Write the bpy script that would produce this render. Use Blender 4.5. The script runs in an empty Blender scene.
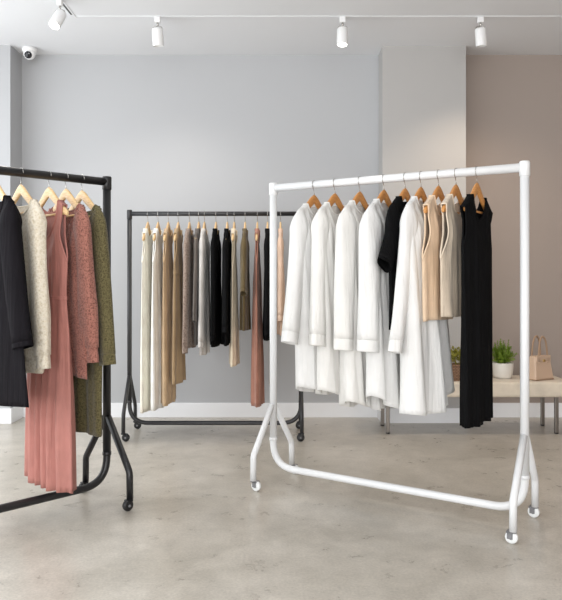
import bpy, bmesh, math, random
from mathutils import Vector, Matrix
PI = math.pi
scn = bpy.context.scene
COL = scn.collection

# ------------------------------------------------------------------ materials
def lin(c):
    return tuple((v / 255 / 12.92) if v / 255 <= 0.04045 else ((v / 255 + 0.055) / 1.055) ** 2.4 for v in c) + (1.0,)

def base_mat(name, rgb, rough=0.6, metal=0.0, spec=0.5):
    m = bpy.data.materials.new(name); m.use_nodes = True
    b = m.node_tree.nodes['Principled BSDF']
    b.inputs['Base Color'].default_value = lin(rgb)
    b.inputs['Roughness'].default_value = rough
    b.inputs['Metallic'].default_value = metal
    b.inputs['Specular IOR Level'].default_value = spec
    return m, m.node_tree, b

def add_bump(nt, b, scale, strength, dist, kind='noise', detail=4):
    tc = nt.nodes.new('ShaderNodeTexCoord')
    if kind == 'voronoi':
        t = nt.nodes.new('ShaderNodeTexVoronoi'); t.inputs['Scale'].default_value = scale; out = t.outputs['Distance']
    else:
        t = nt.nodes.new('ShaderNodeTexNoise'); t.inputs['Scale'].default_value = scale
        t.inputs['Detail'].default_value = detail; out = t.outputs['Fac']
    nt.links.new(tc.outputs['Object'], t.inputs['Vector'])
    bp = nt.nodes.new('ShaderNodeBump'); bp.inputs['Strength'].default_value = strength; bp.inputs['Distance'].default_value = dist
    nt.links.new(out, bp.inputs['Height']); nt.links.new(bp.outputs['Normal'], b.inputs['Normal'])
    return tc, out

def ramp(nt, src, c0, c1, p0=0.3, p1=0.7):
    r = nt.nodes.new('ShaderNodeValToRGB')
    r.color_ramp.elements[0].position = p0; r.color_ramp.elements[0].color = lin(c0)
    r.color_ramp.elements[1].position = p1; r.color_ramp.elements[1].color = lin(c1)
    nt.links.new(src, r.inputs['Fac']); return r

def fabric(name, rgb, var=0.05, sheen=0.2, translucent=0.0, rough=0.85, crease=0.55):
    m, nt, b = base_mat(name, rgb, rough, spec=0.2)
    b.inputs['Specular IOR Level'].default_value = .06 if max(rgb) < 60 else .2
    b.inputs['Sheen Weight'].default_value = sheen; b.inputs['Sheen Roughness'].default_value = 0.5
    tc, out = add_bump(nt, b, 220, 0.25, 0.002)
    n = nt.nodes.new('ShaderNodeTexNoise'); n.inputs['Scale'].default_value = 9; n.inputs['Detail'].default_value = 5
    nt.links.new(tc.outputs['Object'], n.inputs['Vector'])
    mp = nt.nodes.new('ShaderNodeMapping'); mp.inputs['Scale'].default_value = (38, 38, 3.2)      # long soft creases down the cloth
    n2 = nt.nodes.new('ShaderNodeTexNoise'); n2.inputs['Scale'].default_value = 1.0; n2.inputs['Detail'].default_value = 3; n2.inputs['Distortion'].default_value = .5
    nt.links.new(tc.outputs['Object'], mp.inputs['Vector']); nt.links.new(mp.outputs['Vector'], n2.inputs['Vector'])
    b2 = nt.nodes.new('ShaderNodeBump'); b2.inputs['Strength'].default_value = crease; b2.inputs['Distance'].default_value = 0.016
    nt.links.new(n2.outputs['Fac'], b2.inputs['Height'])
    fine = b.inputs['Normal'].links[0].from_node; nt.links.new(b2.outputs['Normal'], fine.inputs['Normal'])
    lo = tuple(v * (1 - var) for v in rgb); hi = tuple(min(255, v * (1 + var)) for v in rgb)
    r = ramp(nt, n.outputs['Fac'], lo, hi); nt.links.new(r.outputs['Color'], b.inputs['Base Color'])
    if translucent:
        tr = nt.nodes.new('ShaderNodeBsdfTranslucent'); tr.inputs['Color'].default_value = lin(rgb)
        mx = nt.nodes.new('ShaderNodeMixShader'); mx.inputs['Fac'].default_value = translucent
        nt.links.new(b.outputs['BSDF'], mx.inputs[1]); nt.links.new(tr.outputs['BSDF'], mx.inputs[2])
        nt.links.new(mx.outputs['Shader'], nt.nodes['Material Output'].inputs['Surface'])
    return m

def knit(name, lo, hi, scale=130):
    m, nt, b = base_mat(name, lo, 0.95, spec=0.1)
    b.inputs['Sheen Weight'].default_value = 0.2
    tc = nt.nodes.new('ShaderNodeTexCoord')
    v = nt.nodes.new('ShaderNodeTexVoronoi'); v.inputs['Scale'].default_value = scale
    n = nt.nodes.new('ShaderNodeTexNoise'); n.inputs['Scale'].default_value = scale * 0.7; n.inputs['Detail'].default_value = 3
    for t in (v, n): nt.links.new(tc.outputs['Object'], t.inputs['Vector'])
    mx = nt.nodes.new('ShaderNodeMath'); mx.operation = 'MULTIPLY_ADD'; mx.inputs[1].default_value = 0.5
    nt.links.new(v.outputs['Distance'], mx.inputs[0]); nt.links.new(n.outputs['Fac'], mx.inputs[2])
    r = ramp(nt, mx.outputs[0], lo, hi, 0.45, 0.85); nt.links.new(r.outputs['Color'], b.inputs['Base Color'])
    bp = nt.nodes.new('ShaderNodeBump'); bp.inputs['Strength'].default_value = 0.8; bp.inputs['Distance'].default_value = 0.005
    nt.links.new(mx.outputs[0], bp.inputs['Height']); nt.links.new(bp.outputs['Normal'], b.inputs['Normal'])
    return m

def paint(name, rgb, rough=0.8, bump=0.06):
    m, nt, b = base_mat(name, rgb, rough, spec=0.3); add_bump(nt, b, 140, bump, 0.002); return m

def wood(name, lo, hi):
    m, nt, b = base_mat(name, lo, 0.45)
    tc = nt.nodes.new('ShaderNodeTexCoord'); mp = nt.nodes.new('ShaderNodeMapping')
    mp.inputs['Scale'].default_value = (8, 60, 60)
    n = nt.nodes.new('ShaderNodeTexNoise'); n.inputs['Scale'].default_value = 3; n.inputs['Detail'].default_value = 6
    nt.links.new(tc.outputs['Object'], mp.inputs['Vector']); nt.links.new(mp.outputs['Vector'], n.inputs['Vector'])
    r = ramp(nt, n.outputs['Fac'], lo, hi); nt.links.new(r.outputs['Color'], b.inputs['Base Color'])
    return m

def simple(name, rgb, rough=0.4, metal=0.0, bump=None):
    m, nt, b = base_mat(name, rgb, rough, metal)
    n = nt.nodes.new('ShaderNodeTexNoise'); n.inputs['Scale'].default_value = 60
    mr = nt.nodes.new('ShaderNodeMapRange'); mr.inputs[3].default_value = rough * 0.85; mr.inputs[4].default_value = min(1, rough * 1.15)
    nt.links.new(n.outputs['Fac'], mr.inputs[0]); nt.links.new(mr.outputs[0], b.inputs['Roughness'])
    if bump: add_bump(nt, b, bump[0], bump[1], bump[2])
    return m

def concrete():
    m, nt, b = base_mat('polished_concrete', (170, 164, 155), 0.3, spec=0.45)
    tc = nt.nodes.new('ShaderNodeTexCoord')
    def noise(scale, detail, dist=0.0, rough=0.55):
        n = nt.nodes.new('ShaderNodeTexNoise'); n.inputs['Scale'].default_value = scale; n.inputs['Detail'].default_value = detail
        n.inputs['Distortion'].default_value = dist; n.inputs['Roughness'].default_value = rough
        nt.links.new(tc.outputs['Object'], n.inputs['Vector']); return n
    a = noise(1.3, 8, 0.6, 0.62); c = noise(7, 10, 0.3, 0.7); d = noise(90, 3)
    r1 = ramp(nt, a.outputs['Fac'], (186, 179, 167), (219, 212, 201), 0.32, 0.68)
    r2 = ramp(nt, c.outputs['Fac'], (150, 146, 140), (255, 255, 255), 0.3, 0.62)
    r3 = ramp(nt, d.outputs['Fac'], (226, 226, 226), (255, 255, 255), 0.3, 0.7)
    x = nt.nodes.new('ShaderNodeMix'); x.data_type = 'RGBA'; x.blend_type = 'MULTIPLY'; x.inputs['Factor'].default_value = 0.3
    nt.links.new(r1.outputs['Color'], x.inputs['A']); nt.links.new(r2.outputs['Color'], x.inputs['B'])
    y = nt.nodes.new('ShaderNodeMix'); y.data_type = 'RGBA'; y.blend_type = 'MULTIPLY'; y.inputs['Factor'].default_value = 0.8
    nt.links.new(x.outputs['Result'], y.inputs['A']); nt.links.new(r3.outputs['Color'], y.inputs['B'])
    # hairline cracks
    wn = noise(2.2, 4); vm = nt.nodes.new('ShaderNodeVectorMath'); vm.operation = 'MULTIPLY_ADD'; vm.inputs[1].default_value = (0.35, 0.35, 0.35)
    nt.links.new(wn.outputs['Color'], vm.inputs[0]); nt.links.new(tc.outputs['Object'], vm.inputs[2])
    vo = nt.nodes.new('ShaderNodeTexVoronoi'); vo.feature = 'DISTANCE_TO_EDGE'; vo.inputs['Scale'].default_value = 0.75
    nt.links.new(vm.outputs['Vector'], vo.inputs['Vector'])
    r4 = ramp(nt, vo.outputs['Distance'], (190, 186, 180), (255, 255, 255), 0.0, 0.006)
    z = nt.nodes.new('ShaderNodeMix'); z.data_type = 'RGBA'; z.blend_type = 'MULTIPLY'; z.inputs['Factor'].default_value = 0.1
    nt.links.new(y.outputs['Result'], z.inputs['A']); nt.links.new(r4.outputs['Color'], z.inputs['B'])
    nt.links.new(z.outputs['Result'], b.inputs['Base Color'])
    mr = nt.nodes.new('ShaderNodeMapRange'); mr.inputs[3].default_value = 0.24; mr.inputs[4].default_value = 0.33
    nt.links.new(c.outputs['Fac'], mr.inputs[0]); nt.links.new(mr.outputs[0], b.inputs['Roughness'])
    bp = nt.nodes.new('ShaderNodeBump'); bp.inputs['Strength'].default_value = 0.08; bp.inputs['Distance'].default_value = 0.004
    nt.links.new(c.outputs['Fac'], bp.inputs['Height']); nt.links.new(bp.outputs['Normal'], b.inputs['Normal'])
    return m

def emit(name, rgb, strength):
    m, nt, b = base_mat(name, rgb, 0.4)
    b.inputs['Emission Color'].default_value = lin(rgb); b.inputs['Emission Strength'].default_value = strength
    return m

M = dict(
    wall=paint('grey_wall_paint', (181, 182, 184)), wall2=paint('warm_dimmed_wall_paint', (162, 150, 142)),  # wall2: the warm, weaker light of the right side put into the colour
    pillar=paint('pillar_paint', (179, 177, 175)), side=paint('white_wall_paint', (225, 222, 218)),
    ceil=paint('ceiling_paint', (231, 232, 234)), base=paint('baseboard_paint', (240, 241, 243), 0.5),
    floor=concrete(), white_metal=simple('white_powder_coat', (224, 225, 226), 0.35),
    black_metal=simple('black_powder_coat', (30, 30, 32), 0.38, bump=(400, 0.1, 0.001)),
    dark_metal=simple('charcoal_powder_coat', (44, 44, 46), 0.4, bump=(400, 0.1, 0.001)),
    chrome=simple('brushed_steel', (190, 188, 184), 0.25, 1.0), wheel_w=simple('clear_white_wheel', (232, 234, 234), 0.2),
    wheel_b=simple('black_rubber', (24, 24, 25), 0.5), hub=simple('grey_hub', (120, 120, 122), 0.4),
    wood_pale=wood('pale_beech', (214, 176, 124), (236, 206, 158)), wood_warm=wood('honey_beech', (190, 128, 66), (212, 152, 88)),
    leg_metal=simple('bronze_steel', (128, 122, 116), 0.35, 0.8), bench=fabric('cream_upholstery', (216, 204, 186), crease=0.0),
    pot=simple('white_ceramic', (226, 222, 214), 0.35), soil=simple('dark_soil', (50, 40, 32), 0.9, bump=(150, 0.6, 0.01)),
    leaf=simple('fern_leaf', (112, 138, 40), 0.5), leaf2=simple('shrub_leaf', (140, 136, 52), 0.5),
    bag=simple('beige_leather', (206, 178, 154), 0.45, bump=(160, 0.15, 0.002)), bag_dark=simple('tan_leather_edge', (168, 138, 112), 0.5),
    gold=simple('pale_gold_metal', (200, 170, 110), 0.3, 1.0), lamp_white=simple('white_lamp_enamel', (236, 236, 236), 0.4),
    lens=emit('lamp_lens', (255, 252, 244), 4), slot=simple('dark_track_slot', (70, 70, 70), 0.6),
    glass_dark=simple('dark_glass', (22, 24, 30), 0.08), frame=simple('window_frame_grey', (90, 92, 94), 0.5),
)
def basket_mat():
    m, nt, b = base_mat('woven_basket', (150, 118, 92), 0.8)
    tc = nt.nodes.new('ShaderNodeTexCoord'); w = nt.nodes.new('ShaderNodeTexBrick')
    w.inputs['Scale'].default_value = 1.0; w.inputs['Brick Width'].default_value = 0.022; w.inputs['Row Height'].default_value = 0.011
    w.inputs['Mortar Size'].default_value = 0.002
    w.inputs['Color1'].default_value = lin((168, 132, 104)); w.inputs['Color2'].default_value = lin((142, 108, 84)); w.inputs['Mortar'].default_value = lin((96, 72, 54))
    mp = nt.nodes.new('ShaderNodeMapping'); mp.inputs['Rotation'].default_value = (PI / 2, 0, 0.0)
    nt.links.new(tc.outputs['Object'], mp.inputs['Vector']); nt.links.new(mp.outputs['Vector'], w.inputs['Vector'])
    nt.links.new(w.outputs['Color'], b.inputs['Base Color'])
    bp = nt.nodes.new('ShaderNodeBump'); bp.inputs['Distance'].default_value = 0.004
    nt.links.new(w.outputs['Fac'], bp.inputs['Height']); bp.invert = True; nt.links.new(bp.outputs['Normal'], b.inputs['Normal'])
    return m
M['basket'] = basket_mat()

# ------------------------------------------------------------------ helpers
def link(name, bm, mat, parent=None, smooth=True, solid=0.0, bevel=0.0, subd=0):
    bmesh.ops.recalc_face_normals(bm, faces=bm.faces)
    me = bpy.data.meshes.new(name); bm.to_mesh(me); bm.free()
    me.materials.append(mat)
    if smooth:
        for p in me.polygons: p.use_smooth = True
    o = bpy.data.objects.new(name, me); COL.objects.link(o)
    if parent: o.parent = parent
    if bevel:
        md = o.modifiers.new('Bevel', 'BEVEL'); md.width = bevel; md.segments = 3; md.limit_method = 'ANGLE'
        if smooth:
            for p in me.polygons: p.use_smooth = False
    if solid:
        md = o.modifiers.new('Solidify', 'SOLIDIFY'); md.thickness = solid; md.offset = 0
    if subd:
        md = o.modifiers.new('Subsurf', 'SUBSURF'); md.levels = subd; md.render_levels = subd
    return o

def tag(o, label, cat, group=None):
    o['label'] = label; o['category'] = cat
    if group: o['group'] = group
    return o

def thing(name, label, cat, loc=(0, 0, 0), rotz=0.0, group=None):
    o = bpy.data.objects.new(name, None); COL.objects.link(o)
    o.empty_display_size = 0.05
    o.location = loc; o.rotation_euler = (0, 0, rotz)
    return tag(o, label, cat, group)

def struct(name, bm, mat, bevel=0):
    o = link(name, bm, mat, smooth=False, bevel=bevel); o['kind'] = 'structure'; return o

def box(bm, x0, x1, y0, y1, z0, z1):
    v = [bm.verts.new((x, y, z)) for x in (x0, x1) for y in (y0, y1) for z in (z0, z1)]
    for f in ((0, 1, 3, 2), (4, 6, 7, 5), (0, 4, 5, 1), (2, 3, 7, 6), (0, 2, 6, 4), (1, 5, 7, 3)):
        bm.faces.new([v[i] for i in f])

def catmull(pts, n):
    pts = [Vector(p) for p in pts]
    P = [2 * pts[0] - pts[1]] + pts + [2 * pts[-1] - pts[-2]]
    out = []
    segs = len(pts) - 1
    for i in range(n + 1):
        s = i / n * segs; k = min(int(s), segs - 1); t = s - k
        a, b, c, d = P[k], P[k + 1], P[k + 2], P[k + 3]
        out.append(0.5 * ((2 * b) + (c - a) * t + (2 * a - 5 * b + 4 * c - d) * t * t + (3 * b - a - 3 * c + d) * t ** 3))
    return out

def fillet(pts, rad, seg=8):
    """polyline with rounded corners"""
    pts = [Vector(p) for p in pts]; out = [pts[0]]
    for i in range(1, len(pts) - 1):
        a, b, c = pts[i - 1], pts[i], pts[i + 1]
        d0 = (a - b).normalized(); d1 = (c - b).normalized()
        ang = d0.angle(d1); tl = min(rad / math.tan(ang / 2), (a - b).length * 0.49 if i > 1 else (a - b).length * 0.95, (c - b).length * 0.95)
        p0 = b + d0 * tl; p1 = b + d1 * tl
        for k in range(seg + 1):
            t = k / seg
            out.append((1 - t) ** 2 * p0 + 2 * t * (1 - t) * b + t * t * p1)
    out.append(pts[-1]); return out

def tube(bm, path, r, n=12, cap=True, radii=None):
    path = [Vector(p) for p in path]
    T = []
    for i in range(len(path)):
        a = path[max(0, i - 1)]; b = path[min(len(path) - 1, i + 1)]
        T.append((b - a).normalized())
    up = Vector((0, 0, 1)) if abs(T[0].z) < 0.9 else Vector((1, 0, 0))
    nrm = (up - T[0] * up.dot(T[0])).normalized()
    rings = []
    for i, p in enumerate(path):
        nrm = (nrm - T[i] * nrm.dot(T[i])).normalized(); bn = T[i].cross(nrm)
        rr = radii[i] if radii else r
        rings.append([bm.verts.new(p + (nrm * math.cos(2 * PI * k / n) + bn * math.sin(2 * PI * k / n)) * rr) for k in range(n)])
    for a, b in zip(rings, rings[1:]):
        for k in range(n):
            bm.faces.new((a[k], a[(k + 1) % n], b[(k + 1) % n], b[k]))
    if cap:
        bm.faces.new(rings[0][::-1]); bm.faces.new(rings[-1])

def lathe(bm, prof, n=32, c=(0, 0, 0), axis='z'):
    rings = []
    for r, z in prof:
        ring = []
        for k in range(n):
            a = 2 * PI * k / n
            if axis == 'z': p = (c[0] + r * math.cos(a), c[1] + r * math.sin(a), c[2] + z)
            elif axis == 'y': p = (c[0] + r * math.cos(a), c[1] + z, c[2] + r * math.sin(a))
            else: p = (c[0] + z, c[1] + r * math.cos(a), c[2] + r * math.sin(a))
            ring.append(bm.verts.new(p))
        rings.append(ring)
    for a, b in zip(rings, rings[1:]):
        for k in range(n):
            bm.faces.new((a[k], a[(k + 1) % n], b[(k + 1) % n], b[k]))
    bm.faces.new(rings[0][::-1]); bm.faces.new(rings[-1])

# ------------------------------------------------------------------ camera (f = 700 px, level, horizon at y = 276)
F, CX, HY, CZ = 700.0, 281.0, 276.0, 1.15
cam = bpy.data.cameras.new('camera'); co = bpy.data.objects.new('camera', cam); COL.objects.link(co)
co.location = (0, 0, CZ); co.rotation_euler = (PI / 2, 0, 0)
cam.sensor_fit = 'HORIZONTAL'; cam.sensor_width = 36; cam.lens = 36 * F / 562; cam.shift_y = -(300 - HY) / 562
cam.clip_start = 0.05
scn.camera = co
def at(px, d, z=0.0): return Vector(((px - CX) * d / F, d, z))

# ------------------------------------------------------------------ room
H = 2.95; YB = 5.70; XL, XR, YF = -2.95, 3.1, -5.0
bm = bmesh.new(); box(bm, XL - .1, XR + .1, YF - .1, YB + .1, -.1, 0); struct('floor', bm, M['floor'])
bm = bmesh.new(); box(bm, XL - .1, XR + .1, YF - .1, YB + .1, H, H + .1); struct('ceiling', bm, M['ceil'])
PX0, PX1, PY = 0.795, 1.448, 5.48
bm = bmesh.new(); box(bm, XL - .1, PX0 + .3, YB, YB + .1, 0, H); struct('wall_back', bm, M['wall'])
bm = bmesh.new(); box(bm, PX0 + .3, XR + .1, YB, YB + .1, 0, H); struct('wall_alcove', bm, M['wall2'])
bm = bmesh.new(); box(bm, PX0, PX1, PY, YB, 0, H); struct('wall_pillar', bm, M['pillar'])
bm = bmesh.new(); box(bm, XL, -2.11, 5.455, YB, 0, H); struct('wall_corner', bm, M['wall'])
# left wall with a wide shop window, front wall with an open glazed bay, right wall solid
bm = bmesh.new()
box(bm, XL - .1, XL, YF, -4.5, 0, H); box(bm, XL - .1, XL, 5.2, YB, 0, H); box(bm, XL - .1, XL, -4.5, 5.2, 0, .3); box(bm, XL - .1, XL, -4.5, 5.2, 2.75, H)
struct('wall_left', bm, M['side'])
bm = bmesh.new()
box(bm, XL, -2.4, YF - .1, YF, 0, H); box(bm, 2.4, XR, YF - .1, YF, 0, H); box(bm, -2.4, 2.4, YF - .1, YF, 0, .15); box(bm, -2.4, 2.4, YF - .1, YF, 2.75, H)
struct('wall_front', bm, M['side'])
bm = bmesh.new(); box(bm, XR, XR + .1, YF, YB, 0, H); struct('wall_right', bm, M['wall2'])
bm = bmesh.new()
for y in (-4.47, -2.05, .36, 2.78, 5.17): box(bm, XL - .08, XL - .02, y - .03, y + .03, .3, 2.75)
box(bm, XL - .08, XL - .02, -4.5, 5.2, .3, .35); box(bm, XL - .08, XL - .02, -4.5, 5.2, 2.7, 2.75)
struct('window_1', bm, M['frame'])
bm = bmesh.new()
for x in (-2.37, -.8, .8, 2.37): box(bm, x - .03, x + .03, YF - .08, YF - .02, .15, 2.75)
box(bm, -2.4, 2.4, YF - .08, YF - .02, .15, .2); box(bm, -2.4, 2.4, YF - .08, YF - .02, 2.7, 2.75)
struct('window_2', bm, M['frame'])
BH, BT = .118, .014
def bb(name, boxes):
    bm = bmesh.new()
    for b in boxes: box(bm, *b, 0, BH)
    struct(name, bm, M['base'], bevel=.003)
bb('baseboard_back', [(-2.11 + BT, PX0 - BT, YB - BT, YB)])
bb('baseboard_alcove', [(PX1 + BT, XR, YB - BT, YB)])
bb('baseboard_pillar', [(PX0 - BT, PX1 + BT, PY - BT, PY), (PX0 - BT, PX0, PY, YB), (PX1, PX1 + BT, PY, YB)])
bb('baseboard_corner', [(XL, -2.11 + BT, 5.455 - BT, 5.455), (-2.11, -2.11 + BT, 5.455, YB)])

# ------------------------------------------------------------------ clothes rails
def make_rack(name, label, loc, rotz, length, height, r, foot, mat, wheel_mat, fork_mat):
    """local x runs along the rail from one upright to the other, y across"""
    t = thing(name, label, 'clothes rail', loc, rotz)
    for x in (0, length):
        sg = 1 if x == 0 else -1
        bm = bmesh.new(); tube(bm, [(x, 0, .24), (x, 0, height - .015)], r, 16); link('upright', bm, mat, t)
        bm = bmesh.new(); lathe(bm, [(r * .9, -.042), (r * 1.16, -.038), (r * 1.16, .022), (r * 1.0, .028), (.001, .029)], 20, (x, 0, height)); link('corner_joint', bm, mat, t)
        for s in (-1, 1):
            bm = bmesh.new()
            p = fillet([(x, s * r * .6, .43), (x, s * foot * .985, .185), (x, s * foot, .055)], .06, 8)
            tube(bm, p, r * .82, 14); link('leg', bm, mat, t)
            # castor: swivel + forked housing, wheel below
            bm = bmesh.new(); cx, cy = x + sg * .012, s * foot + .006
            lathe(bm, [(.009, .048), (.016, .05), (.016, .06), (.009, .064)], 14, (x, s * foot, 0))
            for q in (-1, 1):
                for k in range(1):
                    v0 = len(bm.verts)
                    box(bm, cx - .012, cx + .012, cy + q * .0155 - .0015, cy + q * .0155 + .0015, .022, .054)
            box(bm, cx - .016, cx + .014, cy - .017, cy + .017, .046, .054)
            c = link('castor', bm, fork_mat, t, bevel=.001)
            bm = bmesh.new()
            lathe(bm, [(.008, -.013), (.02, -.012), (.026, -.009), (.0275, -.004), (.0275, .004), (.026, .009), (.02, .012), (.008, .013)], 24, (cx + .004, cy, .0275), axis='y')
            link('wheel', bm, wheel_mat, c)
            bm = bmesh.new(); lathe(bm, [(.005, -.019), (.007, -.018), (.007, .018), (.005, .019)], 12, (cx + .004, cy, .0275), axis='y')
            link('axle', bm, M['hub'], c)
    bm = bmesh.new(); tube(bm, [(0, 0, height), (length, 0, height)], r, 18); link('top_bar', bm, mat, t)
    bm = bmesh.new()
    zb = .088
    p = fillet([(0, 0, .26), (0, 0, zb), (length, 0, zb), (length, 0, .26)], .14, 10)
    tube(bm, p, r * .93, 16); link('base_bar', bm, mat, t)
    for x in (0, length):
        bm = bmesh.new(); lathe(bm, [(r * .95, .232), (r * 1.1, .234), (r * 1.1, .25), (r * .95, .252)], 18, (x, 0, 0)); link('sleeve_collar', bm, mat, t)
    return t

# white rail: left upright to right upright
WL, WR = Vector((-.043, 3.91, 0)), Vector((1.101, 3.163, 0))
wd = (WR - WL); WLEN = wd.length; wd.normalize(); WA = math.atan2(wd.y, wd.x)
make_rack('clothes_rail', 'white tubular metal clothes rail on clear white castors, front and centre right', WL, WA, WLEN, 1.641, .0205, .194, M['white_metal'], M['wheel_w'], M['hub'])
# black rail at the left, running out of the picture toward the viewer
LR = Vector((-.893, 3.59, 0)); ld = Vector((-.70, -.714, 0)).normalized(); LA = math.atan2(ld.y, ld.x); LLEN = 1.35
make_rack('clothes_rail', 'black metal clothes rail cut off by the left edge, holding knitwear and a pink dress', LR, LA, LLEN, 1.632, .0205, .21, M['black_metal'], M['wheel_b'], M['black_metal'])
# black rail along the back wall
BL = Vector((-1.095, 5.06, 0)); BLEN = 1.24
make_rack('clothes_rail', 'black metal clothes rail standing along the back wall, full of neutral garments', BL, 0, BLEN, 1.60, .0165, .2, M['dark_metal'], M['wheel_b'], M['black_metal'])

def solve_t(P, d, px):
    # (P.x + d.x t)/(P.y + d.y t) = (px-CX)/F
    k = (px - CX) / F
    return (k * P.y - P.x) / (d.x - k * d.y)
RACKS = {
    'white': dict(P=WL, d=wd, h=1.641, r=.0205, face=wd, near=1, wood=M['wood_warm'], where='white rail'),
    'left': dict(P=LR, d=ld, h=1.632, r=.0205, face=ld, near=-1, wood=M['wood_pale'], where='left black rail'),
    'back': dict(P=BL, d=Vector((1, 0, 0)), h=1.60, r=.0165, face=Vector((1, 0, 0)), near=1, wood=M['wood_pale'], where='back rail'),
}
def hang_frame(rk, px, dz=0.0):
    R = RACKS[rk]; t = solve_t(R['P'], R['d'], px); p = R['P'] + R['d'] * t
    # local y = R.face ; local x = y rotated by -90 deg ; angle of local x:
    f = R['face']; ang = math.atan2(f.y, f.x) - PI / 2
    return Vector((p.x, p.y, R['h'] + R['r'] - .0205 + dz)), ang, t

# ------------------------------------------------------------------ hanger
A0 = .036
def zc(x):
    x = abs(x); q = (math.sqrt(x * x + A0 * A0) - A0) / (math.sqrt(.2 ** 2 + A0 * A0) - A0)
    return -.074 - .128 * q ** .75
def zs(x): return zc(x) + .022          # line on which cloth rests

def hanger_parts(t, wmat):
    bm = bmesh.new(); N = 40; rings = []
    for i in range(N + 1):
        x = -.18 + .36 * i / N; e = abs(x) / .18
        hv = .025 - .012 * e ** .7; hy = .0072 + .002 * e
        if i in (0, N): hv *= .55; hy *= .6
        if i in (1, N - 1): hv *= .9; hy *= .95
        z = zc(x); sl = (zc(x + .001) - zc(x - .001)) / .002; nx, nz = -sl, 1; L = math.hypot(nx, nz); nx /= L; nz /= L
        if abs(x) < .03: nx, nz = nx * abs(x) / .03, math.sqrt(max(.01, 1 - (nx * abs(x) / .03) ** 2))
        ring = []
        for k in range(12):
            a = 2 * PI * k / 12; c, s = math.cos(a), math.sin(a)
            c = math.copysign(abs(c) ** .55, c); s = math.copysign(abs(s) ** .8, s)
            ring.append(bm.verts.new((x + nx * hv * s, hy * c, z - .004 + nz * hv * s)))
        rings.append(ring)
    for a, b in zip(rings, rings[1:]):
        for k in range(12): bm.faces.new((a[k], a[(k + 1) % 12], b[(k + 1) % 12], b[k]))
    bm.faces.new(rings[0][::-1]); bm.faces.new(rings[-1])
    link('shoulder_arm', bm, wmat, t)
    bm = bmesh.new(); tube(bm, [(-.172, 0, zc(.172) - .004), (.172, 0, zc(.172) - .004)], .0055, 10); link('crossbar', bm, wmat, t)
    R = .0222
    path = [(0, 0, -.06), (0, 0, -.042), (.004, 0, -.03)] + [(R * math.cos(math.radians(a)), 0, R * math.sin(math.radians(a))) for a in range(-50, 196, 12)]
    bm = bmesh.new(); tube(bm, path, .0017, 8); link('hook', bm, M['chrome'], t)

PROTO = {}
def place_hanger(rk, px, short, dz=0.0):
    R = RACKS[rk]; loc, ang, _ = hang_frame(rk, px, dz); w = R['wood'].name
    lab = '%s wooden hanger holding the %s' % ('honey' if rk == 'white' else 'pale', short)
    grp = {'white': 'wooden hangers on the white rail', 'left': 'wooden hangers on the left black rail', 'back': 'wooden hangers on the back rail'}[rk]
    if w not in PROTO:
        t = thing('coat_hanger', lab, 'hanger', loc, ang, grp); hanger_parts(t, R['wood']); PROTO[w] = t
        return t
    src = PROTO[w]; c = src.copy(); COL.objects.link(c); c.location = loc; c.rotation_euler = (0, 0, ang); tag(c, lab, 'hanger', grp)
    for ch in list(src.children):
        k = ch.copy(); COL.objects.link(k); k.parent = c
    return c

# ------------------------------------------------------------------ garments
def smooth(a, b, x):
    t = max(0.0, min(1.0, (x - a) / (b - a))); return t * t * (3 - 2 * t)

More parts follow.
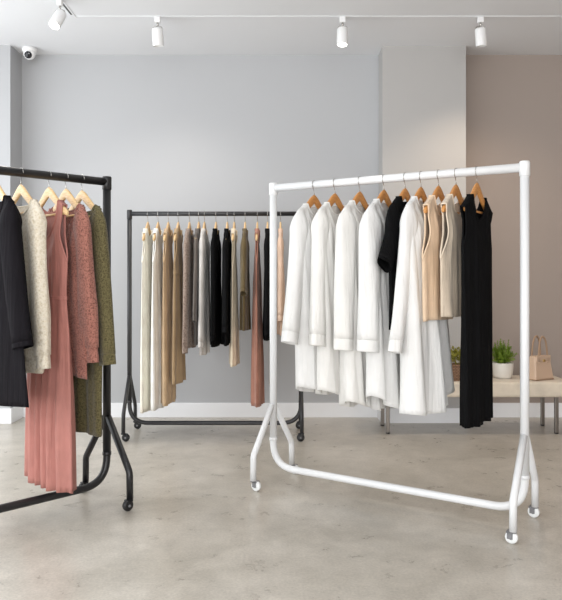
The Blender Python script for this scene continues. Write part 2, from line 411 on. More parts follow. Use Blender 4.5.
class Body:
    def __init__(s, **k):
        d = dict(L=1.0, Ws=.2, Wc=.205, W=.21, T=.035, Th=None, A=.012, k=9, neck=.1, nf=.06, nb=.02, rise=0.0, back=0.0,
                 arm=0.0, inset=.025, gap=.014, scal=0.0, ks=5, seed=1, pw=2.4, pe=.7, rp=.14, yo=0.0, uw=0.0, waist=None, slant=0.0)
        d.update(k); s.__dict__.update(d)
        r = random.Random(s.seed); s.p = [r.uniform(0, 6.28) for _ in range(6)]
        s.zsh = zs(s.Ws)
    def half(s, z):
        if s.arm:
            f = max(0.0, min(1.0, (s.zsh - z) / (s.zsh + s.arm)))
            w = s.Ws + (s.Wc - s.Ws) * smooth(.45, 1, f) - s.inset * math.sin(PI * min(1, f * 1.0)) ** 1.2
        else:
            f = 1.0; w = s.Ws + (s.Wc - s.Ws) * smooth(0, .25, s.zsh - z)
        z1 = -s.arm if s.arm else s.zsh - .25
        q = max(0.0, (z1 - z) / (s.L + z1))
        w += (s.W - s.Wc) * q ** 1.1
        if s.waist:
            zw, dw = s.waist; w -= dw * math.exp(-((z - zw) / .12) ** 2)
        return w
    def top(s, side, u):
        x = abs(u) * s.Ws
        if x < s.neck:
            dep = s.nf if side > 0 else s.nb
            return zs(s.neck) - dep * (1 - (x / s.neck) ** 2) ** .75
        return zs(x)
    def hem(s, side, u):
        z = -s.L + s.rise * abs(u) ** 2.6 + s.slant * u + .003 * math.sin(s.k * u * .6 + s.p[5])
        if side < 0: z -= s.back * (1 - u * u)
        return z
    def pt(s, side, u, v=None, z=None, off=0.0):
        z0 = s.top(side, u); z1 = s.hem(side, u)
        if z is None: z = z0 + (z1 - z0) * v
        x = u * s.Ws + (s.half(z) - s.Ws) * math.copysign(abs(u) ** 2.5, u)
        zeta = max(0.0, min(1.2, (-.15 - z) / (s.L - .15)))
        d = max(0.0, z0 - z)
        T = s.T if s.Th is None else s.T + (s.Th - s.T) * zeta
        lens = T * max(0.0, 1 - abs(u) ** s.pw) ** s.pe * (.25 + .75 * smooth(0, s.rp, d) ** (1.0 if s.rp < .2 else .7))
        lens *= 1 + .22 * zeta * math.sin(1.7 * s.k * u + s.p[2])
        lens += s.scal * smooth(.22, .8, zeta) * (.5 + .5 * math.cos(2 * PI * s.ks * (u + s.uw * u * u) + (s.p[3] if side > 0 else s.p[3] + .7))) * max(0, 1 - abs(u) ** 10)
        te = .0125 * (1 - smooth(.035, .1, d))
        if s.arm and z > -s.arm:
            f = max(0.0, min(1.0, (s.zsh - z) / (s.zsh + s.arm)))
            te = max(te * (1 - f), s.gap * math.sin(PI * f))
        lens = max(lens, te)
        com = s.A * zeta ** 1.1 * (math.sin(s.k * u + s.p[0] + .6 * zeta) + .5 * math.sin(2.3 * s.k * u + s.p[1] - 1.1 * zeta))
        com *= 1 - .6 * abs(u) ** 4
        com += .25 * s.A * smooth(0, .15, d) * math.sin(3.1 * s.k * u + s.p[4] + 5 * zeta)
        com += s.yo * zeta ** .8
        return Vector((x, side * (lens + off) + com, z))
    def mesh(s, nu=52, nv=46):
        bm = bmesh.new(); G = {}
        for side in (1, -1):
            for j in range(nv + 1):
                v = (j / nv) ** 1.2
                for i in range(nu + 1):
                    u = -1 + 2 * i / nu
                    G[side, j, i] = bm.verts.new(s.pt(side, u, v))
            for j in range(nv):
                for i in range(nu):
                    bm.faces.new((G[side, j, i], G[side, j, i + 1], G[side, j + 1, i + 1], G[side, j + 1, i]))
        for i in range(nu):
            xa = abs(-1 + 2 * i / nu) * s.Ws; xb = abs(-1 + 2 * (i + 1) / nu) * s.Ws
            if min(xa, xb) >= s.neck - .002:
                bm.faces.new((G[1, 0, i], G[1, 0, i + 1], G[-1, 0, i + 1], G[-1, 0, i]))
        bmesh.ops.remove_doubles(bm, verts=bm.verts, dist=2e-4)
        return bm
    def neckline(s):
        pts = []
        n = 16
        e = s.neck / s.Ws
        for i in range(n + 1): pts.append(s.pt(1, -e + 2 * e * i / n, 0.0, off=.001))
        for i in range(n + 1): pts.append(s.pt(-1, e - 2 * e * i / n, 0.0, off=.001))
        pts.append(pts[0].copy()); return pts
    def armhole(s, sg):
        pts = []
        z0, z1 = s.top(1, 1), -s.arm
        n = 16
        for i in range(n + 1): pts.append(s.pt(1, sg, z=z0 + (z1 - z0) * i / n))
        for i in range(1, n + 1): pts.append(s.pt(-1, sg, z=z1 + (z0 - z1) * i / n))
        pts.append(pts[0].copy()); return pts
    def strip(s, u0, u1, za, zb, side=1, off=.004, nz=36, nx=4, ufn=None):
        """cloth strip lying on the surface (placket, lapel, belt, pocket)"""
        bm = bmesh.new(); rows = []
        for j in range(nz + 1):
            q = j / nz; row = []
            a, b = (u0, u1) if ufn is None else ufn(q)
            for i in range(nx + 1):
                u = a + (b - a) * i / nx
                zt = s.top(side, u) - .002 if za is None else za
                ze = s.hem(side, u) if zb is None else zb
                z = min(s.top(side, u) - .001, zt + (ze - zt) * q)
                row.append(bm.verts.new(s.pt(side, u, z=z, off=off)))
            rows.append(row)
        for a, b in zip(rows, rows[1:]):
            for i in range(nx): bm.faces.new((a[i], a[i + 1], b[i + 1], b[i]))
        return bm
    def ring(s, za, zb, off=.003, n=60, nz=4, edge=.003):
        bm = bmesh.new(); rows = []
        for j in range(nz + 1):
            z = za + (zb - za) * j / nz; row = []
            for side in (1, -1):
                for i in range(n):
                    u = (-1 + 2 * i / n) * side
                    p = s.pt(side, u, z=z, off=off)
                    p.x += math.copysign(edge * abs(u) ** 8, u); row.append(bm.verts.new(p))
            rows.append(row)
        m = len(rows[0])
        for a, b in zip(rows, rows[1:]):
            for i in range(m): bm.faces.new((a[i], a[(i + 1) % m], b[(i + 1) % m], b[i]))
        return bm

def sleeve_mesh(sg, Ws, length, r0, r1, xe, ye, flat, seed, n=18, m=30, bag=0.0, start=0.0, drop=0.0):
    rnd = random.Random(seed); ph = [rnd.uniform(0, 6.28) for _ in range(4)]
    Ws = .2; z0 = zs(.2); zt = -length
    pts = [(.112, 0, zs(.112) - .036), (.132, 0, zs(.132) - .040), (.148, 0, z0 - .058), (.156, ye * .1, z0 - .13)]
    span = (z0 - .15) - zt
    if span > .12:
        pts += [(.156 + (xe - .156) * .5, ye * .5, z0 - .15 - span * .5), (xe, ye, zt)]
    else:
        pts += [(xe, ye, zt)]
    C = catmull(pts, m); rings = []
    for i, c in enumerate(C):
        q = i / m
        tn = (C[min(m, i + 1)] - C[max(0, i - 1)]).normalized()
        nx, nz = tn.z, -tn.x
        L = math.hypot(nx, nz); nx /= L; nz /= L
        if nx < 0: nx, nz = -nx, -nz
        r = (.034 + (r0 - .034) * smooth(.08, .45, q)) + (r1 - r0) * smooth(.3, 1, q) + bag * math.exp(-((q - .86) / .1) ** 2)
        ring = []
        for k in range(n):
            a = 2 * PI * k / n
            w = 1 + (.07 * math.sin(3 * a + ph[0] + 3 * q) + .05 * math.sin(5 * a + ph[1] - 9 * q)) * smooth(.1, .5, q)
            rx = r * math.cos(a) * w; ry = r * (.4 * flat + .6 * flat * smooth(0, .3, q)) * math.sin(a) * w + .006 * (1 - smooth(0, .2, q)) * math.sin(a)
            ring.append(Vector((sg * (c.x + nx * rx), c.y + ry, c.z + nz * rx)))
        rings.append(ring)
    return rings

def rings_mesh(rings, cap=True):
    bm = bmesh.new(); V = [[bm.verts.new(p) for p in r] for r in rings]
    n = len(V[0])
    for a, b in zip(V, V[1:]):
        for k in range(n): bm.faces.new((a[k], a[(k + 1) % n], b[(k + 1) % n], b[k]))
    if cap: bm.faces.new(V[0][::-1])
    return bm

def garment(rk, px, name, label, cat, short, mat, body, sleeve=None, group=None, trim=None, dz=0.0, extra=(), hanger=True):
    loc, ang, t_ = hang_frame(rk, px, dz)
    if hanger: place_hanger(rk, px, short, dz)
    t = thing(name, label, cat, loc, ang, group)
    if sleeve: body = dict(body, Ws=.16)
    B = Body(**body)
    trim = trim or mat
    part = {'dress': 'dress_body', 'shirt': 'shirt_body', 'top': 'top_body', 'cardigan': 'cardigan_body', 'jacket': 'jacket_body', 'sweater': 'sweater_body'}.get(cat, 'garment_body')
    link(part, B.mesh(), mat, t, solid=.0025)
    bm = bmesh.new(); tube(bm, B.neckline(), .0045, 8, cap=False); link('neckband', bm, trim, t)
    near = RACKS[rk]['near']
    if sleeve:
        s = dict(len=.85, r0=.058, r1=.045, xn=.25, xf=.24, yn=0.0, yf=0.0, flat=.6, cuff=.06, cuff_r=1.06, bag=0.0, drop=0.0); s.update(sleeve)
        for sg in (near, -near):
            isn = sg == near
            rings = sleeve_mesh(sg, B.Ws, s['len'], s['r0'], s['r1'], s['xn'] if isn else s['xf'], s['yn'] if isn else s['yf'], s['flat'], body.get('seed', 1) * 7 + sg, bag=s['bag'], drop=s['drop'])
            so = link('sleeve', rings_mesh(rings), mat, t, solid=.0025)
            if s['cuff']:
                # cuff continues from the end of the sleeve
                e = rings[-1]; c = sum(e, Vector()) / len(e); c0 = sum(rings[-3], Vector()) / len(e); d = (c - c0).normalized()
                g = s['cuff_r']; cr = []
                for q, gg in ((-.12, .92), (0, g), (.15, g * 1.0), (.85, g), (1.0, g * .99)):
                    cr.append([c + (p - c) * gg + d * s['cuff'] * q for p in e])
                link('cuff', rings_mesh(cr, cap=False), trim, so, solid=.002)
    if B.arm:
        for sg in (1, -1):
            bm = bmesh.new(); tube(bm, B.armhole(sg), .004, 8, cap=False); link('armhole_trim', bm, trim, t)
    for ex in extra:
        kind = ex[0]
        if kind == 'placket': link('placket', B.strip(-.07, .07, None, None, off=.0035), mat, t, solid=.002)
        if kind == 'band':
            for sg in (1, -1):
                link('front_band', B.strip(0, 0, None, None, off=.004, ufn=lambda q, sg=sg: (sg * (.34 - .3 * smooth(0, .35, q)), sg * (.46 - .3 * smooth(0, .35, q)))), ex[1] if len(ex) > 1 else mat, t, solid=.003)
        if kind == 'lapel':
            for sg in (1, -1):
                link('lapel', B.strip(0, 0, None, -.58, off=.007, ufn=lambda q, sg=sg: (sg * (.36 - .34 * q), sg * (.36 - .33 * q + .42 * math.sin(PI * min(1, q * .98 + .02)) ** .8 * (1 - .5 * q)))), mat, t, solid=.003)
        if kind == 'ring': link(ex[1], B.ring(ex[2], ex[3], off=ex[4]), ex[5] if len(ex) > 5 else mat, t, solid=.002)
        if kind == 'pocket': link('patch_pocket', B.strip(ex[1], ex[2], ex[3], ex[4], off=.004, nz=10), mat, t, solid=.002)
        if kind == 'buttons':
            for i in range(ex[1]):
                z = ex[2] + (ex[3] - ex[2]) * i / (ex[1] - 1); p = B.pt(1, ex[4], z=z, off=.009)
                bm = bmesh.new(); lathe(bm, [(.001, -.002), (.008, -.002), (.009, 0), (.008, .002), (.001, .002)], 12, p, axis='y'); link('button', bm, ex[5], t)
        if kind == 'collar':
            bm = bmesh.new(); P = B.neckline()[:-1]; n = len(P); c = Vector((0, 0, 0))
            rows = [[], [], [], []]
            for p in P:
                f = smooth(-.01, .01, p.y)
                rows[0].append(p + Vector((0, math.copysign(.002, p.y), -.006)))
                rows[1].append(p + Vector((-p.x * .12, p.y * .1, .026)))
                rows[2].append(p + Vector((-p.x * .06, math.copysign(.008, p.y), .026)))
                rows[3].append(p + Vector((p.x * .12, math.copysign(.012, p.y), -.014)))
            V = [[bm.verts.new(q) for q in r] for r in rows]
            for a, b in zip(V, V[1:]):
                for k in range(n): bm.faces.new((a[k], a[(k + 1) % n], b[(k + 1) % n], b[k]))
            link('collar', bm, mat, t, solid=.0015)
    return t

# fabric colours
C = dict(
    jacket=fabric('black_wool', (24, 22, 25), sheen=.0), cream=knit('cream_flecked_knit', (206, 192, 166), (230, 221, 204), 110),
    rose=fabric('dusty_rose_crepe', (172, 117, 108), sheen=.05, rough=.7), rust=knit('rose_brown_knit', (98, 60, 53), (168, 115, 102), 170),
    olive=knit('olive_flecked_knit', (58, 53, 33), (106, 98, 68), 170),
    white=fabric('white_cotton', (238, 237, 235), .015, .1, .18), white2=fabric('soft_white_crepe', (237, 235, 231), .015, .1, .16),
    black=fabric('black_jersey', (17, 17, 18), sheen=0), black2=fabric('black_crepe', (22, 22, 23), sheen=0),
    beige=fabric('beige_ribbed_knit', (218, 192, 164)), sand=fabric('sand_ribbed_knit', (208, 192, 172)),
    ivory=fabric('ivory_silk', (248, 240, 225)), offwhite=fabric('off_white_silk', (249, 246, 239)), camel=fabric('camel_crepe', (196, 168, 134)),
    khaki=fabric('khaki_linen', (172, 146, 112)), taupe=knit('taupe_knit', (108, 92, 82), (160, 142, 130)), darkgrey=fabric('charcoal_taupe', (98, 90, 84)),
    grey=fabric('light_grey_linen', (206, 201, 196)), oat=fabric('oat_silk', (228, 212, 186)), moss=fabric('moss_twill', (98, 83, 55)),
    brown=fabric('russet_crepe', (170, 120, 102)), blush=fabric('blush_crepe', (222, 190, 166)),
)
WB = 'white rail'
GS = 'white long sleeved shirts on the white rail'
# ---- left black rail
garment('left', -4, 'jacket', 'black tailored jacket at the left edge, nearest on the left rail', 'jacket', 'black jacket at the left edge', C['jacket'],
        dict(L=1.065, W=.34, Wc=.22, T=.045, A=.008, k=6, neck=.115, nf=.1, seed=3, slant=-.03),
        dict(len=.77, r0=.068, r1=.06, xn=.255, xf=.235, yn=-.005, flat=.62, cuff=.02, cuff_r=1.02), extra=[('lapel',)], group='garments on the left rail')
garment('left', 21, 'cardigan', 'cream flecked knit cardigan between the black jacket and the pink dress', 'cardigan', 'cream flecked knit cardigan', C['cream'],
        dict(L=.92, W=.21, Wc=.205, T=.038, A=.008, k=7, neck=.13, nf=.07, seed=5),
        dict(len=.835, r0=.06, r1=.042, xn=.215, xf=.24, yn=.0, flat=.65, cuff=.06, cuff_r=.9, bag=.012), extra=[('ring', 'ribbed_hem', -.86, -.915, .002)], group='garments on the left rail')
garment('left', 49, 'dress', 'long dusty rose sleeveless dress with deep folds reaching near the floor', 'dress', 'long dusty rose dress', C['rose'],
        dict(L=1.48, Ws=.15, Wc=.18, W=.23, T=.028, Th=.022, pw=2.6, A=.004, k=12, neck=.115, nf=.17, nb=.05, arm=.42, inset=.02, scal=.04, ks=2.9, uw=-.22, seed=8, waist=(-.58, .02)),
        extra=[('ring', 'waist_seam', -.575, -.595, .002)], group='garments on the left rail')
garment('left', 66, 'cardigan', 'rose brown chunky knit cardigan behind the pink dress', 'cardigan', 'rose brown chunky knit cardigan', C['rust'],
        dict(L=.945, W=.20, Wc=.19, T=.033, A=.01, k=7, neck=.142, nf=.1, seed=12, slant=.02),
        dict(len=.82, r0=.06, r1=.056, xn=.20, xf=.235, yn=-.02, flat=.5, cuff=.07, cuff_r=.86, bag=.012), extra=[('band',)], group='garments on the left rail')
garment('left', 82, 'cardigan', 'long olive flecked knit cardigan beside the right post of the left rail', 'cardigan', 'long olive flecked knit cardigan', C['olive'],
        dict(L=1.25, W=.19, Wc=.19, T=.035, A=.01, k=6, neck=.142, nf=.09, seed=14),
        dict(len=.855, r0=.06, r1=.058, xn=.23, xf=.235, yn=.0, flat=.5, cuff=.05, cuff_r=.97), extra=[('band',)], group='garments on the left rail')

# ---- white rail
sh = dict(L=1.08, W=.21, Wc=.195, Ws=.2, T=.045, Th=.066, yo=.038, A=.016, k=8, pw=5, pe=.5, neck=.09, nf=.055, nb=.01, rise=.045, back=.012)
sl = dict(len=.775, r0=.068, r1=.064, xn=.27, xf=.22, yn=0.0, flat=.72, cuff=.055, cuff_r=1.0)
garment('white', 314.2, 'shirt', 'white long sleeved shirt hanging leftmost on the white rail', 'shirt', 'leftmost white shirt on the white rail', C['white'], dict(sh, seed=21, L=1.10), dict(sl, xn=.27, yn=.02, r1=.05, r0=.06), GS, extra=[('placket',)])
garment('white', 335, 'shirt', 'white long sleeved shirt second from the left on the white rail', 'shirt', 'second white shirt from the left', C['white2'], dict(sh, seed=22, L=1.105), dict(sl, xn=.225, yn=.025, r1=.052, r0=.06, len=.785), GS, extra=[('placket',)])
garment('white', 359.8, 'shirt', 'white long sleeved shirt third from the left on the white rail', 'shirt', 'third white shirt from the left', C['white2'], dict(sh, seed=23, L=1.15), dict(sl, xn=.21, yn=.018, r1=.06, len=.80), GS, extra=[('placket',)])
garment('white', 384, 'shirt', 'white long sleeved shirt directly left of the black short sleeved top', 'shirt', 'white shirt left of the black top', C['white'], dict(sh, seed=24, L=1.155, rise=.09), dict(sl, xn=.205, yn=.018, len=.80, r1=.068), GS, extra=[('placket',)])
garment('white', 405.2, 'top', 'black short sleeved top hanging between two white shirts', 'top', 'black short sleeved top', C['black'],
        dict(L=.75, W=.19, Wc=.195, T=.03, A=.008, k=6, neck=.08, nf=.06, seed=25), dict(len=.43, r0=.06, r1=.058, xn=.235, xf=.225, flat=.5, cuff=.015, cuff_r=1.02))
garment('white', 421, 'shirt', 'white long shirt with flowing curved hem, right of the black top', 'shirt', 'white shirt with flowing curved hem', C['white'],
        dict(sh, seed=26, L=1.10, W=.235, Th=.08, A=.02, k=8, rise=.07, back=.02, slant=-.095), dict(sl, xn=.25, yn=-.02, len=.79, r1=.04, r0=.058), GS, extra=[('placket',)])
tk = dict(L=.72, Ws=.165, Wc=.21, W=.19, T=.03, A=.01, k=8, neck=.09, nf=.09, nb=.04, arm=.42, inset=.02, gap=.013)
garment('white', 438.6, 'top', 'beige sleeveless knit top next to the flowing white shirt', 'top', 'beige sleeveless knit top', C['beige'], dict(tk, seed=27, L=.70), group='sleeveless tops on the white rail')
garment('white', 456, 'top', 'sand coloured sleeveless knit top next to the long black dress', 'top', 'sand sleeveless knit top', C['sand'], dict(tk, seed=28, L=.68), group='sleeveless tops on the white rail')
garment('white', 477.0, 'dress', 'long black sleeveless dress hanging rightmost on the white rail', 'dress', 'long black sleeveless dress', C['black'],
        dict(L=1.175, Ws=.2, Wc=.205, W=.18, T=.032, Th=.03, A=.010, k=11, neck=.1, nf=.11, nb=.07, arm=.36, inset=.022, gap=.008, scal=.008, ks=4, seed=29))

# ---- back rail
bk = dict(rp=.4, T=.026, A=.008, k=8, neck=.09, gap=.006, nf=.05, nb=.02, Wc=.2, W=.21)
bs = dict(flat=.42, r0=.055, r1=.045, xn=.235, xf=.235, cuff=.04, cuff_r=.95)
BG = 'garments on the back rail'
bdz = 0.0
def back(px, name, label, cat, short, mat, body, sleeve=None, extra=()):
    b = dict(bk); b.update(body)
    if sleeve is not None: sleeve = dict(bs, **sleeve)
    garment('back', px, name, label, cat, short, mat, b, sleeve, BG, extra=extra)
back(147.9, 'dress', 'ivory long dress hanging leftmost on the back rail', 'dress', 'leftmost ivory dress on the back rail', C['ivory'], dict(L=1.40, Ws=.135, arm=.36, inset=.0, seed=41, Th=.032, scal=.008))
back(158.2, 'dress', 'off white long dress second from the left on the back rail', 'dress', 'off white long dress', C['offwhite'], dict(L=1.385, Ws=.135, arm=.36, inset=.0, seed=42, Th=.032, scal=.01))
back(168.4, 'dress', 'camel long sleeveless dress between off white dress and khaki dress', 'dress', 'camel long dress', C['camel'], dict(L=1.35, Ws=.14, arm=.36, inset=.0, seed=43, Th=.032, scal=.01))
back(178.3, 'dress', 'khaki belted dress hanging left of the taupe cardigan', 'dress', 'khaki belted dress', C['khaki'], dict(L=1.20, Ws=.14, arm=.36, inset=.0, seed=44, Th=.032, scal=.008, waist=(-.42, .02)), extra=[('ring', 'belt', -.41, -.44, .003)])
back(189.5, 'cardigan', 'taupe marled knit cardigan on the back rail', 'cardigan', 'taupe marled knit cardigan', C['taupe'], dict(L=.95, seed=45), dict(len=.94, r0=.06), extra=[('band',)])
back(198.8, 'shirt', 'dark grey shirt partly hidden behind the light grey shirt', 'shirt', 'dark grey shirt', C['darkgrey'], dict(L=.93, T=.016, seed=46), dict(len=.72, flat=.3))
back(204.5, 'shirt', 'light grey long sleeved shirt right of the dark grey shirt', 'shirt', 'light grey shirt', C['grey'], dict(L=1.0, T=.022, seed=47), dict(len=.90, r0=.058), extra=[('placket',)])
back(216, 'sweater', 'black sweater right of the light grey shirt', 'sweater', 'black sweater beside the light grey shirt', C['black'], dict(L=.94, seed=48), dict(len=.86, r0=.06))
back(227.3, 'sweater', 'black top hanging left of the narrow oat dress', 'sweater', 'black top beside the narrow oat dress', C['black2'], dict(L=.93, seed=49), dict(len=.80))
back(234.3, 'dress', 'narrow oat coloured slip dress between black top and moss jacket', 'dress', 'narrow oat slip dress', C['oat'], dict(L=1.08, Ws=.14, Wc=.165, W=.18, T=.016, Th=.022, arm=.4, seed=50))
back(245.2, 'jacket', 'moss green short sleeved jacket on the back rail', 'jacket', 'moss green jacket', C['moss'], dict(L=.83, Wc=.2, W=.2, T=.026, seed=51), dict(len=.55, r0=.06, r1=.056, cuff=.02, cuff_r=1.02, flat=.4), extra=[('pocket', .15, .8, -.34, -.46)])
back(257.4, 'dress', 'russet brown long dress right of the moss green jacket', 'dress', 'russet brown long dress', C['brown'], dict(L=1.36, Ws=.14, arm=.36, inset=.0, seed=52, Th=.03, scal=.01))
back(267.5, 'shirt', 'black shirt on the back rail, just left of the white rail post', 'shirt', 'black shirt left of the white upright', C['black2'], dict(L=.9, T=.022, seed=53), dict(len=.82))
back(272.8, 'dress', 'oat long dress on the back rail, mostly hidden behind the white rail post', 'dress', 'oat long dress behind the white upright', C['oat'], dict(L=1.24, Ws=.15, Wc=.17, W=.17, T=.014, Th=.018, A=.004, arm=.4, seed=54))
back(280.5, 'shirt', 'blush long sleeved shirt rightmost on the back rail', 'shirt', 'blush shirt', C['blush'], dict(L=.86, T=.024, seed=55), dict(len=.72))

# ------------------------------------------------------------------ bench with plants and bag
bx0, bx1, by0, by1, bz0, bz1 = .67, 2.12, 5.06, 5.43, .265, .382
t = thing('bench', 'long cream upholstered bench on slim metal legs in front of the back wall', 'bench', ((bx0 + bx1) / 2, (by0 + by1) / 2, 0))
hx, hy = (bx1 - bx0) / 2, (by1 - by0) / 2
bm = bmesh.new(); box(bm, -hx, hx, -hy, hy, bz0 + .006, bz1); link('seat_cushion', bm, M['bench'], t, bevel=.018)
bm = bmesh.new(); box(bm, -hx + .07, hx - .07, -hy + .035, hy - .035, bz0 + .003, bz0 + .022); link('seat_frame', bm, M['leg_metal'], t, bevel=.002)
for sx in (-1, 1):
    for sy in (-1, 1):
        bm = bmesh.new(); x, y = sx * (hx - .11), sy * (hy - .05)
        box(bm, x - .013, x + .013, y - .013, y + .013, 0.008, bz0 + .005); o = link('leg', bm, M['leg_metal'], t, bevel=.003)
        bm = bmesh.new(); lathe(bm, [(.012, 0), (.015, .002), (.015, .008), (.011, .01)], 14, (x, y, 0)); link('foot_pad', bm, M['wheel_b'], o)

def leaf(bm, base, d, length, width, curl, rnd, seg=4):
    d = d.normalized(); up = Vector((0, 0, 1)); sd = d.cross(up)
    if sd.length < .05: sd = Vector((1, 0, 0))
    sd.normalize(); sd = (Matrix.Rotation(rnd.uniform(-.8, .8), 3, d) @ sd)
    prev = None; nrm = sd.cross(d)
    for i in range(seg + 1):
        q = i / seg; c = base + d * length * q + Vector((0, 0, -curl * length * q * q)); w = width * math.sin(PI * (.12 + .86 * q)) ** .8 if q < 1 else .0004
        a = bm.verts.new(c - sd * w / 2 + nrm * w * .15); m = bm.verts.new(c - nrm * w * .1); b = bm.verts.new(c + sd * w / 2 + nrm * w * .15)
        if prev:
            bm.faces.new((prev[0], prev[1], m, a)); bm.faces.new((prev[1], prev[2], b, m))
        prev = (a, m, b)

rnd = random.Random(5)
# fern in a white pot
p = at(502.5, 5.27, bz1)
t = thing('potted_fern', 'bushy green fern in a round white ceramic pot on the bench', 'potted plant', p)
bm = bmesh.new(); lathe(bm, [(.05, 0), (.062, .002), (.071, .02), (.078, .07), (.08, .112), (.0795, .118), (.074, .118), (.072, .1), (.001, .098)], 36); link('pot', bm, M['pot'], t)
bm = bmesh.new(); lathe(bm, [(.07, .094), (.071, .1), (.04, .107), (.001, .109)], 24); link('soil', bm, M['soil'], t)
bm = bmesh.new()
for i in range(52):
    a = rnd.uniform(0, 2 * PI); tilt = abs(rnd.gauss(0, .42)); tilt = min(tilt, 1.05)
    d = Vector((math.cos(a) * math.sin(tilt), math.sin(a) * math.sin(tilt), math.cos(tilt)))
    L = rnd.uniform(.11, .19) * (1 - .18 * tilt); b0 = Vector((math.cos(a) * .035 * rnd.random(), math.sin(a) * .035 * rnd.random(), .105))
    # frond: stem with leaflets
    st = [b0 + d * L * q + Vector((0, 0, -.25 * L * q * q * tilt)) for q in (0, .25, .5, .75, 1)]
    tube(bm, st, .0013, 5)
    for j in range(9):
        q = .2 + .8 * j / 8; pb = b0 + d * L * q + Vector((0, 0, -.25 * L * q * q * tilt))
        for s in (-1, 1):
            sd = d.cross(Vector((0, 0, 1))); sd = sd.normalized() if sd.length > .05 else Vector((1, 0, 0))
            sd = Matrix.Rotation(rnd.uniform(-.5, .5) + a, 3, d) @ sd
            leaf(bm, pb, (d * .8 + sd * s * .7), .036 * (1.1 - .6 * q), .009, .1, rnd, 2)
link('fern_foliage', bm, M['leaf'], t)
# shrub in a woven basket
p = at(459, 5.17, bz1)
t = thing('potted_shrub', 'yellowish green shrub in a square woven basket beside the black dress', 'potted plant', p)
bm = bmesh.new()
def taper_box(bm, w0, w1, d0, d1, z0, z1):
    v = []
    for z, w, d in ((z0, w0, d0), (z1, w1, d1)):
        v += [bm.verts.new((x, y, z)) for x, y in ((-w, -d), (w, -d), (w, d), (-w, d))]
    bm.faces.new(v[3::-1]); bm.faces.new(v[4:])
    for k in range(4): bm.faces.new((v[k], v[(k + 1) % 4], v[4 + (k + 1) % 4], v[4 + k]))
taper_box(bm, .066, .072, .062, .068, 0, .112); link('basket', bm, M['basket'], t, bevel=.008)
bm = bmesh.new(); q = .073; e = .069
tube(bm, fillet([(0, -e, .112), (q, -e, .112), (q, e, .112), (-q, e, .112), (-q, -e, .112), (0, -e, .112)], .01, 4), .006, 8, cap=False); link('basket_rim', bm, M['basket'], t)
bm = bmesh.new()
for i in range(230):
    a = rnd.uniform(0, 2 * PI); ph = rnd.uniform(-.1, 1.0); r = rnd.uniform(.5, 1)
    c = Vector((math.cos(a) * math.cos(ph) * .078 * r, math.sin(a) * math.cos(ph) * .07 * r, .135 + math.sin(ph) * .12 * r))
    d = (c - Vector((0, 0, .12))); leaf(bm, c, d + Vector((rnd.uniform(-.06, .06), rnd.uniform(-.06, .06), .02)), rnd.uniform(.022, .032), .019, .2, rnd, 3)
for i in range(14):
    a = rnd.uniform(0, 2 * PI); tube(bm, [(math.cos(a) * .02, math.sin(a) * .02, .108), (math.cos(a) * .05, math.sin(a) * .045, .135 + rnd.uniform(.02, .08))], .0018, 5)
link('shrub_foliage', bm, M['leaf2'], t)
# handbag
p = at(539.5, 5.2, bz1)
t = thing('handbag', 'structured beige leather handbag with two arched handles at the right end of the bench', 'handbag', p, math.radians(28))
bm = bmesh.new(); taper_box(bm, .098, .078, .052, .03, .004, .178); link('bag_body', bm, M['bag'], t, bevel=.012)
for s in (-1, 1):
    bm = bmesh.new()
    pth = catmull([(-.045, s * .034, .15), (-.043, s * .032, .2), (-.03, s * .03, .285), (0, s * .029, .32), (.03, s * .03, .285), (.043, s * .032, .2), (.045, s * .034, .15)], 30)
    tube(bm, pth, .0065, 10); h = link('handle', bm, M['bag_dark'], t)
    for x in (-.045, .045):
        bm = bmesh.new(); y = s * .0365
        box(bm, x - .011, x + .011, y - .004, y + .004, .125, .165); link('handle_tab', bm, M['bag'], h, bevel=.002)
bm = bmesh.new(); box(bm, -.074, .074, -.0405, -.030, .135, .182); link('flap', bm, M['bag'], t, bevel=.004)
bm = bmesh.new(); box(bm, -.012, .012, -.046, -.040, .135, .153); link('clasp', bm, M['gold'], t, bevel=.002)
bm = bmesh.new(); tube(bm, fillet([(-.094, -.056, .006), (.094, -.056, .006), (.094, .056, .006), (-.094, .056, .006), (-.094, -.056, .006)], .012, 4), .0035, 8, cap=False); link('base_piping', bm, M['bag_dark'], t)

# ------------------------------------------------------------------ ceiling tracks, spotlights, camera
TY, TX = 4.86, -1.44
t = thing('lighting_track', 'white ceiling light track running straight across the room', 'lighting track', (.6, TY, H))
bm = bmesh.new(); box(bm, TX - .6 + .02, 2.35, -.018, .018, -.004, 0); link('rail', bm, M['ceil'], t, bevel=.001)
t = thing('lighting_track', 'white ceiling light track in the upper left corner, running toward the viewer', 'lighting track', (TX, 3.4, H))
bm = bmesh.new(); box(bm, -.018, .018, -1.4, TY - 3.4 + .018, -.004, 0); link('rail', bm, M['ceil'], t, bevel=.001)
bm = bmesh.new(); box(bm, -.006, .006, -1.36, TY - 3.4 - .05, -.005, -.003); link('slot', bm, M['slot'], t)

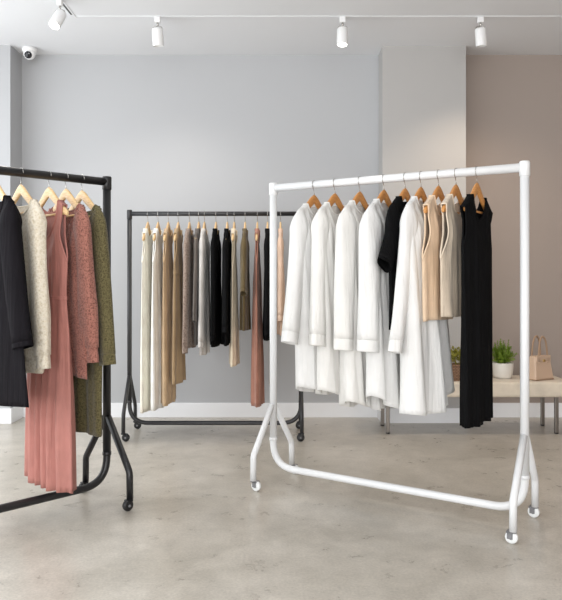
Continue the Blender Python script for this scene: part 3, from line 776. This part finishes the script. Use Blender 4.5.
def spot(px, d, aim, label, energy, x=None, rz=0.0, colr=(1, .93, .84), rec=.0):
    p = at(px, d, H - .004) if x is None else Vector((x, d, H - .004))
    t = thing('spotlight', label, 'spotlight', p, 0, 'spotlights on the ceiling track')
    bm = bmesh.new(); box(bm, -.02, .02, -.016, .016, -.038, 0)
    if rz: bmesh.ops.rotate(bm, verts=bm.verts, cent=(0, 0, 0), matrix=Matrix.Rotation(rz, 3, 'Z'))
    link('adapter', bm, M['lamp_white'], t, bevel=.004)
    bm = bmesh.new(); tube(bm, [(0, 0, -.036), (0, 0, -.062)], .007, 10)
    for s in (-1, 1): tube(bm, fillet([(0, 0, -.06), (s * .03, 0, -.066), (s * .034, 0, -.1)], .015, 5), .0035, 8)
    link('yoke', bm, M['chrome'], t)
    d_ = Vector(aim).normalized(); rot = Vector((0, 0, -1)).rotation_difference(d_).to_matrix()
    piv = Vector((0, 0, -.1))
    def xf(bm): bmesh.ops.transform(bm, matrix=Matrix.Translation(piv) @ rot.to_4x4(), verts=bm.verts); return bm
    bm = bmesh.new(); lathe(bm, [(.02, .026), (.034, .022), (.038, .014), (.0385, -.095), (.0375, -.098), (.034, -.098), (.0335, -.09 + rec), (.001, -.089 + rec)], 28)
    link('lamp_head', xf(bm), M['lamp_white'], t)
    bm = bmesh.new(); lathe(bm, [(.001, -.0935 + rec), (.033, -.0935 + rec), (.033, -.0965 + rec), (.001, -.0965 + rec)], 28); link('lens', xf(bm), M['lens'], t)
    L = bpy.data.lights.new('spot_lamp', 'SPOT'); L.energy = energy; L.color = colr; L.spot_size = math.radians(130); L.spot_blend = 1.0; L.shadow_soft_size = .05
    lo = bpy.data.objects.new('spot_lamp', L); COL.objects.link(lo); lo.location = p + piv + d_ * .13
    lo.rotation_euler = d_.to_track_quat('-Z', 'Y').to_euler()
spot(157.5, TY, (.03, .14, -1), 'white track spotlight at the left end of the long ceiling track', 22, rec=.035)
spot(342.5, TY, (-.03, -.16, -1), 'white track spotlight above the white rail, second of three on the long track', 20)
spot(480.5, TY, (.10, .10, -1), 'white track spotlight above the pillar edge, rightmost in the photo', 34, colr=(1, .8, .6), rec=.035)
spot(0, 4.56, (-.2, -.45, -.75), 'white tilted spotlight with glowing face in the upper left corner', 20, x=TX, rz=PI / 2)

p = at(29.3, 5.52, H)
t = thing('security_camera', 'small white dome security camera in the ceiling corner', 'security camera', p)
bm = bmesh.new(); lathe(bm, [(.05, 0), (.056, -.004), (.056, -.03), (.05, -.036), (.001, -.037)], 32); link('ceiling_mount', bm, M['lamp_white'], t)
bm = bmesh.new(); lathe(bm, [(.001, -.094)] + [(.046 * math.sin(a), -.048 - .046 * math.cos(a)) for a in [k * PI / 14 for k in range(1, 11)]], 32)
link('camera_ball', bm, M['lamp_white'], t)
bm = bmesh.new(); lathe(bm, [(.006, 0), (.028, 0), (.028, .006), (.018, .012), (.001, .013)], 24)
d_ = Vector((.1, -.9, -.42)).normalized()
bmesh.ops.transform(bm, matrix=Matrix.Translation(Vector((0, 0, -.05)) + d_ * .037) @ Vector((0, 0, 1)).rotation_difference(d_).to_matrix().to_4x4(), verts=bm.verts)
link('camera_lens', bm, M['glass_dark'], t)

# ------------------------------------------------------------------ light
def area(name, loc, rot, sx, sy, energy, col):
    L = bpy.data.lights.new(name, 'AREA'); L.shape = 'RECTANGLE'; L.size = sx; L.size_y = sy; L.energy = energy; L.color = col
    o = bpy.data.objects.new(name, L); COL.objects.link(o); o.location = loc; o.rotation_euler = rot
    return o
area('window_daylight', (XL + .03, .35, 1.5), (0, -PI / 2, 0), 2.4, 9.6, 165, (.95, .98, 1.0))
area('window_daylight', (0, YF + .03, 1.45), (PI / 2, 0, 0), 4.7, 2.5, 262, (.985, .99, 1.0))
w = bpy.data.worlds.new('world'); scn.world = w; w.use_nodes = True
w.node_tree.nodes['Background'].inputs[0].default_value = (.92, .96, 1, 1); w.node_tree.nodes['Background'].inputs[1].default_value = 1.0
scn.view_settings.view_transform = 'Standard'; scn.view_settings.look = 'None'; scn.view_settings.gamma = 1; scn.view_settings.exposure = 0.13
